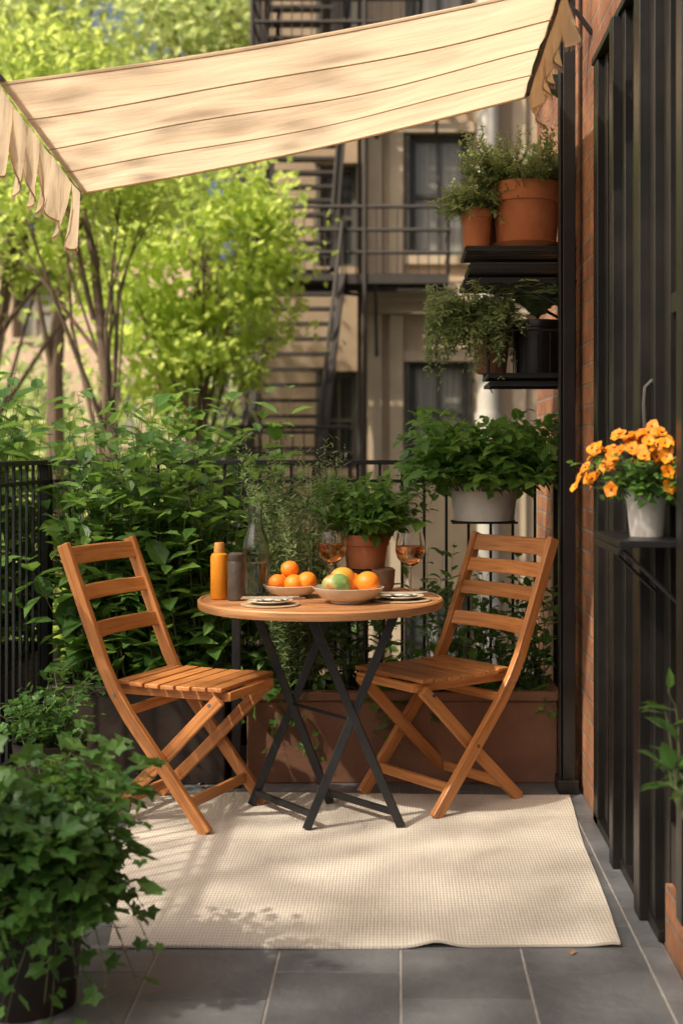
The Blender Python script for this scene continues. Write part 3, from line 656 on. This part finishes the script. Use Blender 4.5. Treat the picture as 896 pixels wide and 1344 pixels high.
# ------------------------------------------------------------------ planters along the railing
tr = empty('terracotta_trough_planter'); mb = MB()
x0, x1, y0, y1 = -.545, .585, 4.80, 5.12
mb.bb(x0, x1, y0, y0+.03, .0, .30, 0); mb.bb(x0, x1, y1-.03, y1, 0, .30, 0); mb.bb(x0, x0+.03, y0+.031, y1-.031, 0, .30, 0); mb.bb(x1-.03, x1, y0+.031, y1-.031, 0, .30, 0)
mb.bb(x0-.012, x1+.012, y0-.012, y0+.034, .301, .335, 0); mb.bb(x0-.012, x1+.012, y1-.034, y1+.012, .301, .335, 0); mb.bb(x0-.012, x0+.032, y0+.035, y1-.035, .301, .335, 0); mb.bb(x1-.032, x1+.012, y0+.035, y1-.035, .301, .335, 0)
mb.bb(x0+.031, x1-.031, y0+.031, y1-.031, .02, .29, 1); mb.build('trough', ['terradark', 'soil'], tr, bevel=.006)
plant(tr, 'lf_shrub', (.02, 5.0, .29), .1, 130, (.15, .64), .12, .062, 12, T_OV, .6, .10, bx=(.54, .09), clamp=(-.6, .62, 4.72, 5.24))
plant(tr, 'lf_shrub', (.02, 4.88, .29), .1, 60, (.05, .18), .15, .075, 8, T_LB, .8, .24, bx=(.53, .04))
mb = MB(); mb.bb(-.590, -.560, 4.73, 4.76, 0, .62); mb.bb(-.60, -.55, 4.72, 4.77, .621, .635); mb.build('iron_stake', ['blackrail'], bevel=.002)
rs = empty('rosemary_bush'); plant(rs, 'lf_herb', (-.37, 4.90, .30), .06, 150, (.60, .98), .19, .034, 80, T_ND, .24, .02, tmin=.10, stemr=.0018)
def boxplanter(name, x0, x1, y0, y1, h, mat='darkpot'):
    root = empty(name); mb = MB(); mb.bb(x0, x1, y0, y0+.03, 0, h); mb.bb(x0, x1, y1-.03, y1, 0, h); mb.bb(x0, x0+.03, y0+.031, y1-.031, 0, h); mb.bb(x1-.03, x1, y0+.031, y1-.031, 0, h)
    mb.bb(x0-.01, x1+.01, y0-.01, y0+.03, h+.001, h+.03); mb.bb(x0-.01, x0+.03, y0+.031, y1-.031, h+.001, h+.03); mb.bb(x1-.03, x1+.01, y0+.031, y1-.031, h+.001, h+.03); mb.bb(x0-.01, x1+.01, y1-.03, y1+.01, h+.001, h+.03)
    mb.bb(x0+.031, x1-.031, y0+.031, y1-.031, .02, h-.01, 1); mb.build('box', [mat, 'soil'], root, bevel=.006); return root
p = boxplanter('shrub_planter', -1.25, -.62, 4.78, 5.14, .33)
plant(p, 'lf_shrub', (-.93, 4.97, .33), .1, 150, (.40, 1.08), .22, .120, 15, T_OV, .55, .10, bx=(.29, .12), clamp=(-1.36, -.42, 4.62, 5.23), tmin=.05, stemr=.0032)
p = boxplanter('shrub_planter', -1.34, -.35, 5.42, 5.80, .33)
plant(p, 'lf_shrub', (-.90, 5.6, .33), .1, 120, (.70, 1.22), .25, .130, 14, T_OV, .55, .06, bx=(.42, .14), tmin=.1, stemr=.0035)
p = boxplanter('shrub_planter', -2.1, -1.5, 4.7, 5.9, .33)
plant(p, 'lf_shrub', (-1.8, 5.35, .33), .1, 130, (.60, 1.26), .25, .145, 14, T_OV, .58, .06, bx=(.26, .5), tmin=.1, stemr=.0035)
# small dark pot on the floor left
p = potted('clay_pot_plant', (-1.16, 4.42, .001), .12, .24, 'darkpot')
plant(p, 'lf_front', (-1.16, 4.42, .22), .08, 40, (.1, .3), .16, .05, 12, T_LB, .85, .08, clamp=(-1.36, -.9, 4.2, 4.7))
# ------------------------------------------------------------------ foreground plant
p = potted('potted_geranium', (-.815, 2.90, .0), .135, .265, 'darkpot', rim=.03, taper=.80)
plant(p, 'lf_front', (-.815, 2.90, .24), .11, 130, (.12, .42), .21, .072, 13, T_LB, .95, .12, tmin=.15)
plant(p, 'lf_front', (-.76, 2.88, .25), .10, 34, (.04, .12), .19, .062, 12, T_LB, .95, .28, tmin=.15)
# wall-hung plant at right
p = empty('wall_hung_planter'); pot(p, (.605, 2.50, .40), .055, .12, 'darkpot')
mb = MB(); mb.tube([(.56, 2.50, .50), (.62, 2.50, .53), (.659, 2.50, .58)], .004, 6); mb.tube([(.59, 2.50, .398), (.659, 2.50, .398)], .006, 6); mb.build('bracket', ['black'], p)
plant(p, 'lf_front', (.605, 2.56, .50), .04, 14, (.08, .28), .10, .070, 6, T_OV, .55, .10, clamp=(.46, .645, 2.3, 3.2), lean=(-.01, .12), stemr=.003)
# ------------------------------------------------------------------ flower shelf
fs_ = empty('flower_shelf'); mb = MB(); mb.bb(.505, .656, 3.0, 3.36, .992, 1.008); mb.bb(.503, .513, 2.998, 3.362, .975, .991)
mb.tube([(.52, 3.03, .985), (.65, 3.03, .86)], .005, 6); mb.tube([(.52, 3.33, .985), (.65, 3.33, .86)], .005, 6)
mb.build('shelf', ['black'], fs_, bevel=.002)
p = potted('potted_orange_pansies', (.597, 3.15, 1.009), .052, .115, 'white', rim=.02, taper=.75, flute=.012, nf=24)
plant(p, 'lf_basil', (.597, 3.15, 1.10), .035, 60, (.04, .14), .14, .036, 9, T_OV, .6, .06, clamp=(.43, .652, 3.0, 3.35))
lf = LF(); co = MB(); stm = MB()
for i in range(84):
    a = R.random()*6.28; e = R.uniform(-.1, 1.45); rr = R.uniform(.75, 1.2)
    d = Vector((math.cos(a)*math.cos(e), math.sin(a)*math.cos(e), math.sin(e)*.9+.08))
    c = Vector((.588, 3.15, 1.12))+Vector((d.x*.14, d.y*.14, d.z*.135))*rr
    if c.x > .645: c.x = .645-R.random()*.03
    nrm = (d+Vector((-.3, -.7, .2))+Vector((R.gauss(0, .3), R.gauss(0, .3), R.gauss(0, .3)))).normalized(); u = nrm.orthogonal().normalized(); w = nrm.cross(u); ph = R.random()*6
    for k in range(5):
        an = ph+k*2*pi/5; dd = u*math.cos(an)+w*math.sin(an); l = R.uniform(.016, .022); lf.add(c-nrm*.001*k, dd+nrm*R.uniform(.1, .6), nrm, l, l*1.15)
    co.ball(c+nrm*.002, .0028, 0, 8); stm.tube([(.597, 3.15, 1.10), Vector((.597, 3.15, 1.10)).lerp(c, .5)+Vector((0, 0, .01)), c], .0012, 4, cap=False)
lf.build('petals', T_OV, 'flower', p); co.build('flower_centres', ['fcore'], p, smooth=True); stm.build('flower_stems', ['stem'], p)

# fallen leaves
lf = LF()
for i in range(60):
    x = R.uniform(-1.3, -.5) if i < 46 else R.uniform(-1.1, .5); y = R.uniform(4.62, 4.78) if i < 46 else R.uniform(2.9, 4.8)
    z = .013 if (-.8 < x < .55 and 3.25 < y < 4.6) else .004
    if z > .01: continue
    a = R.random()*6.28; lf.add((x, y, z), (math.cos(a), math.sin(a), .08), (R.uniform(-.3, .3), R.uniform(-.3, .3), 1), R.uniform(.02, .045), R.uniform(.012, .025))
lf.build('fallen_leaves', T_OV, 'dryleaf', None)

# ------------------------------------------------------------------ trees
def tree(name, base, trunk_h, cc, cr, ncl, per, leaf, mat, tr_=.12, seed=1, shell=.55, crad=.35, limbs=18):
    rr = random.Random(seed); nr = np.random.RandomState(seed); root = empty(name); mb = MB(); base = Vector(base); cc = Vector(cc)
    top = Vector((base.x+rr.uniform(-.2, .2), base.y, base.z+trunk_h)); apex = cc+Vector((0, 0, cr[2]*.6))
    mb.tube([base, base.lerp(top, .5)+Vector((rr.uniform(-.08, .08), 0, 0)), top, top.lerp(apex, .5)+Vector((.1, 0, 0)), apex], [tr_*1.25, tr_, tr_*.8, tr_*.45, tr_*.1], 9)
    C = []
    for i in range(ncl):
        while True:
            q = Vector((rr.uniform(-1, 1), rr.uniform(-1, 1), rr.uniform(-1, 1)))
            if q.length < 1 and q.length > shell*rr.random(): break
        C.append(cc+Vector((q.x*cr[0], q.y*cr[1], q.z*cr[2])))
    for i in range(min(limbs, ncl)):
        t = rr.uniform(0, .75); s = top.lerp(apex, t) if rr.random() > .3 else base.lerp(top, rr.uniform(.85, 1)); e = C[i]; m = s.lerp(e, .5)+Vector((rr.uniform(-.2, .2), rr.uniform(-.2, .2), rr.uniform(.0, .3)))
        r0 = tr_*rr.uniform(.18, .38); mb.tube([s, m, e], [r0, r0*.6, r0*.15], 6)
        for k in range(3):
            e2 = e+Vector((rr.gauss(0, 1), rr.gauss(0, 1), rr.gauss(0, .7)))*crad; mb.tube([m.lerp(e, rr.random()), e2], [r0*.3, r0*.06], 4)
    mb.build('trunk', ['bark'], root, smooth=True)
    C = np.array([tuple(c) for c in C]); P = np.repeat(C, per, axis=0); n = len(P)
    rs_ = np.repeat(nr.uniform(.5, 1.3, ncl), per)[:, None]
    P = P+nr.normal(0, 1, (n, 3))*rs_*np.array([crad, crad, crad*.6])
    D = nr.normal(0, 1, (n, 3)); D[:, 2] -= .5; Nn = nr.normal(0, .6, (n, 3)); Nn[:, 2] += 1
    L_ = leaf*nr.uniform(.6, 1.3, n)
    leaves('foliage', P, D, Nn, L_, L_*.62, T_RH, mat, root)
G = -3.2
tree('street_tree', (-2.35, 16, G), 4.4, (-2.5, 16, 3.35), (1.15, 1.1, 1.75), 66, 115, .14, 'lf_tree', .10, 3, crad=.26, limbs=22)
tree('street_tree', (-2.75, 12.5, G), 4.6, (-3.25, 12.6, 3.9), (1.05, .9, 1.3), 34, 95, .12, 'lf_tree', .085, 5, crad=.27, limbs=14)
tree('street_tree', (-5.9, 19, G), 4.5, (-5.3, 19, 5.4), (2.2, 1.8, 1.9), 60, 120, .17, 'lf_tree', .16, 8, crad=.40)
tree('street_tree', (-2.6, 24, G), 5.0, (-2.6, 24, 9.0), (2.4, 2.0, 1.6), 64, 120, .19, 'lf_far', .2, 9, crad=.42)
tree('street_tree', (-6.8, 26, G), 6.0, (-6.4, 26, 9.4), (2.2, 2.0, 1.8), 50, 110, .2, 'lf_far', .2, 19, crad=.45)
tree('unseen_shade_tree', (-5.6, .4, G), 6.0, (-4.7, 0.2, 6.4), (2.2, 3.2, 1.6), 46, 46, .16, 'lf_shade', .13, 12, crad=.40, limbs=14)  # unseen tree, added out of view to dapple and shade the terrace
# distant mass and hedge
def mass(name, x0, x1, y, dy, z0, z1, ncl, per, leaf, mat, crad, seed):
    nr = np.random.RandomState(seed); xs = nr.uniform(x0, x1, ncl); top = z0+(z1-z0)*(.65+.35*np.sin(xs*1.3+seed)*np.cos(xs*.47)); C = np.stack([xs, y+nr.uniform(-dy, dy, ncl), z0+(top-z0)*nr.uniform(0, 1, ncl)], 1)
    P = np.repeat(C, per, axis=0); n = len(P); P = P+nr.normal(0, 1, (n, 3))*crad
    D = nr.normal(0, 1, (n, 3)); Nn = nr.normal(0, .7, (n, 3)); Nn[:, 2] += .8; L_ = leaf*nr.uniform(.6, 1.3, n)
    leaves(name, P, D, Nn, L_, L_*.65, T_RH, mat, None)
mass('distant_trees', -13, -4.2, 31, 1.5, G, 4.6, 110, 90, .34, 'lf_far', .7, 4)
mass('hedge', -5.5, .3, 9.5, .8, G, 1.0, 190, 150, .10, 'lf_dark', .25, 6)
mass('shrub_row', -6.5, -1.4, 13.5, .8, G, 1.3, 140, 110, .13, 'lf_tree', .30, 7)

# ------------------------------------------------------------------ buildings
def facade(mbw, mbf, mbg, x0, x1, y, z0, z1, cols, rows, depth=.28, curt=0):
    """front wall (facing -Y) built round its openings; cols=[(xa,xb)], rows=[(za,zb)]"""
    xs = [x0]; 
    for a, b in cols: xs += [a, b]
    xs.append(x1); zs = [z0]
    for a, b in rows: zs += [a, b]
    zs.append(z1)
    for i in range(0, len(xs)-1, 2): mbw.bb(xs[i], xs[i+1], y, y+.4, z0, z1)
    for a, b in cols:
        for j in range(0, len(zs)-1, 2): mbw.bb(a, b, y+.001, y+.4, zs[j], zs[j+1])
        for za, zb in rows:
            fy = y+depth
            mbg.bb(a, b, fy+.05, fy+.07, za, zb, curt); t = .09
            mbf.bb(a, a+t, fy-.03, fy+.04, za, zb); mbf.bb(b-t, b, fy-.03, fy+.04, za, zb); mbf.bb(a+t, b-t, fy-.03, fy+.04, zb-t, zb); mbf.bb(a+t, b-t, fy-.03, fy+.04, za, za+t)
            mz = (za+zb)/2; mbf.bb(a+t, b-t, fy-.02, fy+.03, mz-.03, mz+.03); mbf.bb((a+b)/2-.025, (a+b)/2+.025, fy-.018, fy+.028, za+t, zb-t)
            mbf.bb(a-.10, b+.10, y-.07, y-.002, zb, zb+.16, 1); mbf.bb(a-.08, b+.08, y-.10, y-.003, za-.13, za, 1)
            mbf.bb(a-.07, a, y-.03, y+.1, za, zb, 0); mbf.bb(b, b+.07, y-.03, y+.1, za, zb, 0)
ap = empty('limestone_apartment_building'); w = MB(); f = MB(); g = MB()
facade(w, f, g, -.46, 8, 20, G, 15, [(.20, 1.08), (2.6, 3.5), (5, 5.9)], [(-2.6, -.9), (1.05, 2.55), (4.15, 6.02), (7.7, 9.5), (11, 12.8)], curt=1, depth=.16)
w.bb(-.46, 8, 20.4, 28, G, 15)
for z in (3.45, 10.3): f.bb(-.56, 8.1, 19.80, 19.995, z, z+.30, 1); f.bb(-.52, 8.05, 19.87, 19.996, z-.18, z-.002, 1)
f.bb(-.52, 8.05, 19.9, 19.996, 6.9, 7.0, 1); f.bb(-.62, 8.15, 19.6, 28, 15.001, 15.5, 1)
for x in (-.42, -.10, 1.75): f.bb(x, x+.20, 19.90, 19.996, G, 3.26, 1); f.bb(x, x+.20, 19.92, 19.996, 3.76, 6.89, 1)
w.build('walls', ['stone'], ap); f.build('frames_and_trim', ['frame', 'stone2'], ap); g.build('window_glass', ['glassdk', 'curtain'], ap)
mb = MB(); mb.tube([(1.36, 19.7, G), (1.36, 19.7, 14)], .16, 14)
for z in (-1, 1.6, 4.2, 6.8, 9.4): mb.tube([(1.36, 19.7, z), (1.36, 19.7, z+.16)], .19, 14)
mb.build('drain_pipe', ['pipe'], ap, smooth=True)
ap2 = empty('brownstone_building'); w = MB(); f = MB(); g = MB()
facade(w, f, g, -2.3, -.47, 21.6, G, 12, [(-1.25, -.65)], [(-2.4, -.8), (.9, 2.5), (4.2, 5.9), (7.5, 9.2)])
w.bb(-2.3, -.47, 22, 27, G, 12); w.build('walls', ['stonedk'], ap2); f.build('frames_and_trim', ['frame', 'stonedk'], ap2); g.build('window_glass', ['glassdk', 'curtain'], ap2)
ap3 = empty('distant_brick_building'); w = MB(); f = MB(); g = MB()
facade(w, f, g, -24, -6.2, 40, G, 7.4, [(-22+i*2.6, -20.8+i*2.6) for i in range(6)], [(-2, .0), (1.4, 3.2), (4.6, 6.3)])
w.bb(-24, -6.2, 40.4, 50, G, 7.4); f.bb(-24.2, -6.0, 39.7, 50, 7.401, 7.8, 1); w.build('walls', ['pink'], ap3); f.build('frames_and_trim', ['stonedk', 'stone2'], ap3); g.build('window_glass', ['curtain', 'curtain'], ap3)

# fire escape
fe = empty('fire_escape'); mb = MB()
def platform(x0, x1, y0, y1, z):
    mb.bb(x0, x1, y0, y0+.05, z-.14, z); mb.bb(x0, x1, y1-.05, y1, z-.14, z); mb.bb(x0, x0+.05, y0+.051, y1-.051, z-.14, z); mb.bb(x1-.05, x1, y0+.051, y1-.051, z-.14, z)
    n = int((y1-y0)/.09)
    for i in range(n): y = y0+.07+(y1-y0-.14)*i/(n-1); mb.bb(x0+.05, x1-.05, y-.02, y+.02, z-.03, z-.005)
    for h in (.3, .62, .95):
        mb.tube([(x0, y0, z+h), (x1, y0, z+h)], .028, 5); mb.tube([(x0, y0, z+h), (x0, y1, z+h)], .028, 5); mb.tube([(x1, y0, z+h), (x1, y1, z+h)], .028, 5)
    n = int((x1-x0)/.14)
    for i in range(n+1): x = x0+(x1-x0)*i/n; mb.tube([(x, y0, z), (x, y0, z+.95)], .012, 4)
    for i in range(7): y = y0+(y1-y0)*i/6; mb.tube([(x0, y, z), (x0, y, z+.95)], .012, 4); mb.tube([(x1, y, z), (x1, y, z+.95)], .012, 4)
def flight(xa, xb, ya, yb, za, zb, dx=0):
    n = int(abs(zb-za)/.21)
    for i in range(n+1):
        t = i/n; x = dx*t; y = ya+(yb-ya)*t; z = za+(zb-za)*t; mb.bb(xa+x, xb+x, y-.11, y+.11, z-.045, z)
    for xx in (xa-.03, xb+.03):
        mb.sweep([(xx, ya, za), (xx+dx, yb, zb)], (1, 0, 0), .08, .22); mb.tube([(xx, ya, za+.8), (xx+dx, yb, zb+.8)], .03, 5)
        for i in range(6): t = i/5; mb.tube([(xx+dx*t, ya+(yb-ya)*t, za+(zb-za)*t), (xx+dx*t, ya+(yb-ya)*t, za+(zb-za)*t+.8)], .018, 4)
platform(-2.05, .75, 18.75, 19.75, 3.72); platform(-2.05, .35, 18.75, 19.75, 7.0); platform(-2.05, .75, 18.75, 19.75, 10.3); platform(-2.15, -.6, 16.6, 17.7, .55)
flight(-1.75, -.80, 18.7, 17.5, 3.65, .6, -.28); flight(-1.9, -.95, 19.0, 19.5, 3.8, 6.95, .2); flight(-1.9, -.95, 19.4, 18.9, 7.05, 10.25, .2)
for x, y in ((-2.05, 18.75), (-.45, 18.75), (-2.05, 19.75), (-.55, 19.7)): mb.tube([(x, y, G), (x, y, 11.2)], .035, 6)
for z in (3.6, 6.9, 10.2):
    for x in (-.3, .6): mb.tube([(x, 18.8, z), (x, 19.95, z-1.0)], .025, 5)
    mb.sweep([(-2.0, 18.8, z-.05), (-.5, 19.9, z-.05)], (0, 0, 1), .05, .05)
mb.build('iron_structure', ['fescape'], fe)

# ------------------------------------------------------------------ light, world, camera
el = math.radians(47); az = Vector((-.78, -.62, 0)).normalized()
to_sun = Vector((az.x*math.cos(el), az.y*math.cos(el), math.sin(el)))
sun = bpy.data.lights.new('sun', 'SUN'); sun.energy = 5.0; sun.angle = math.radians(1.0); sun.color = (1.0, .90, .75)
so = bpy.data.objects.new('sun', sun); scene.collection.objects.link(so); so.rotation_euler = to_sun.to_track_quat('Z', 'Y').to_euler(); so.location = (-10, -3, 15)
wd = bpy.data.worlds.new('World'); scene.world = wd; wd.use_nodes = True; nt = wd.node_tree
sky = nt.nodes.new('ShaderNodeTexSky'); sky.sky_type = 'NISHITA'; sky.sun_disc = False; sky.sun_elevation = el; sky.sun_rotation = math.atan2(az.x, az.y); sky.dust_density = 9; sky.air_density = .8; sky.ozone_density = .3
bg = nt.nodes['Background']; bg.inputs[1].default_value = .15; nt.links.new(sky.outputs[0], bg.inputs[0])
cam = bpy.data.cameras.new('camera'); co_ = bpy.data.objects.new('camera', cam); scene.collection.objects.link(co_)
co_.location = (0, 0, 1.216); co_.rotation_euler = (pi/2, 0, 0)
cam.sensor_fit = 'VERTICAL'; cam.sensor_height = 36; cam.lens = 46.34; cam.shift_y = -.061; cam.shift_x = -.0536; cam.clip_end = 2000
cam.dof.use_dof = True; cam.dof.focus_distance = 4.3; cam.dof.aperture_fstop = 2.8
scene.camera = co_
scene.view_settings.view_transform = 'Standard'; scene.view_settings.look = 'None'; scene.view_settings.exposure = 0
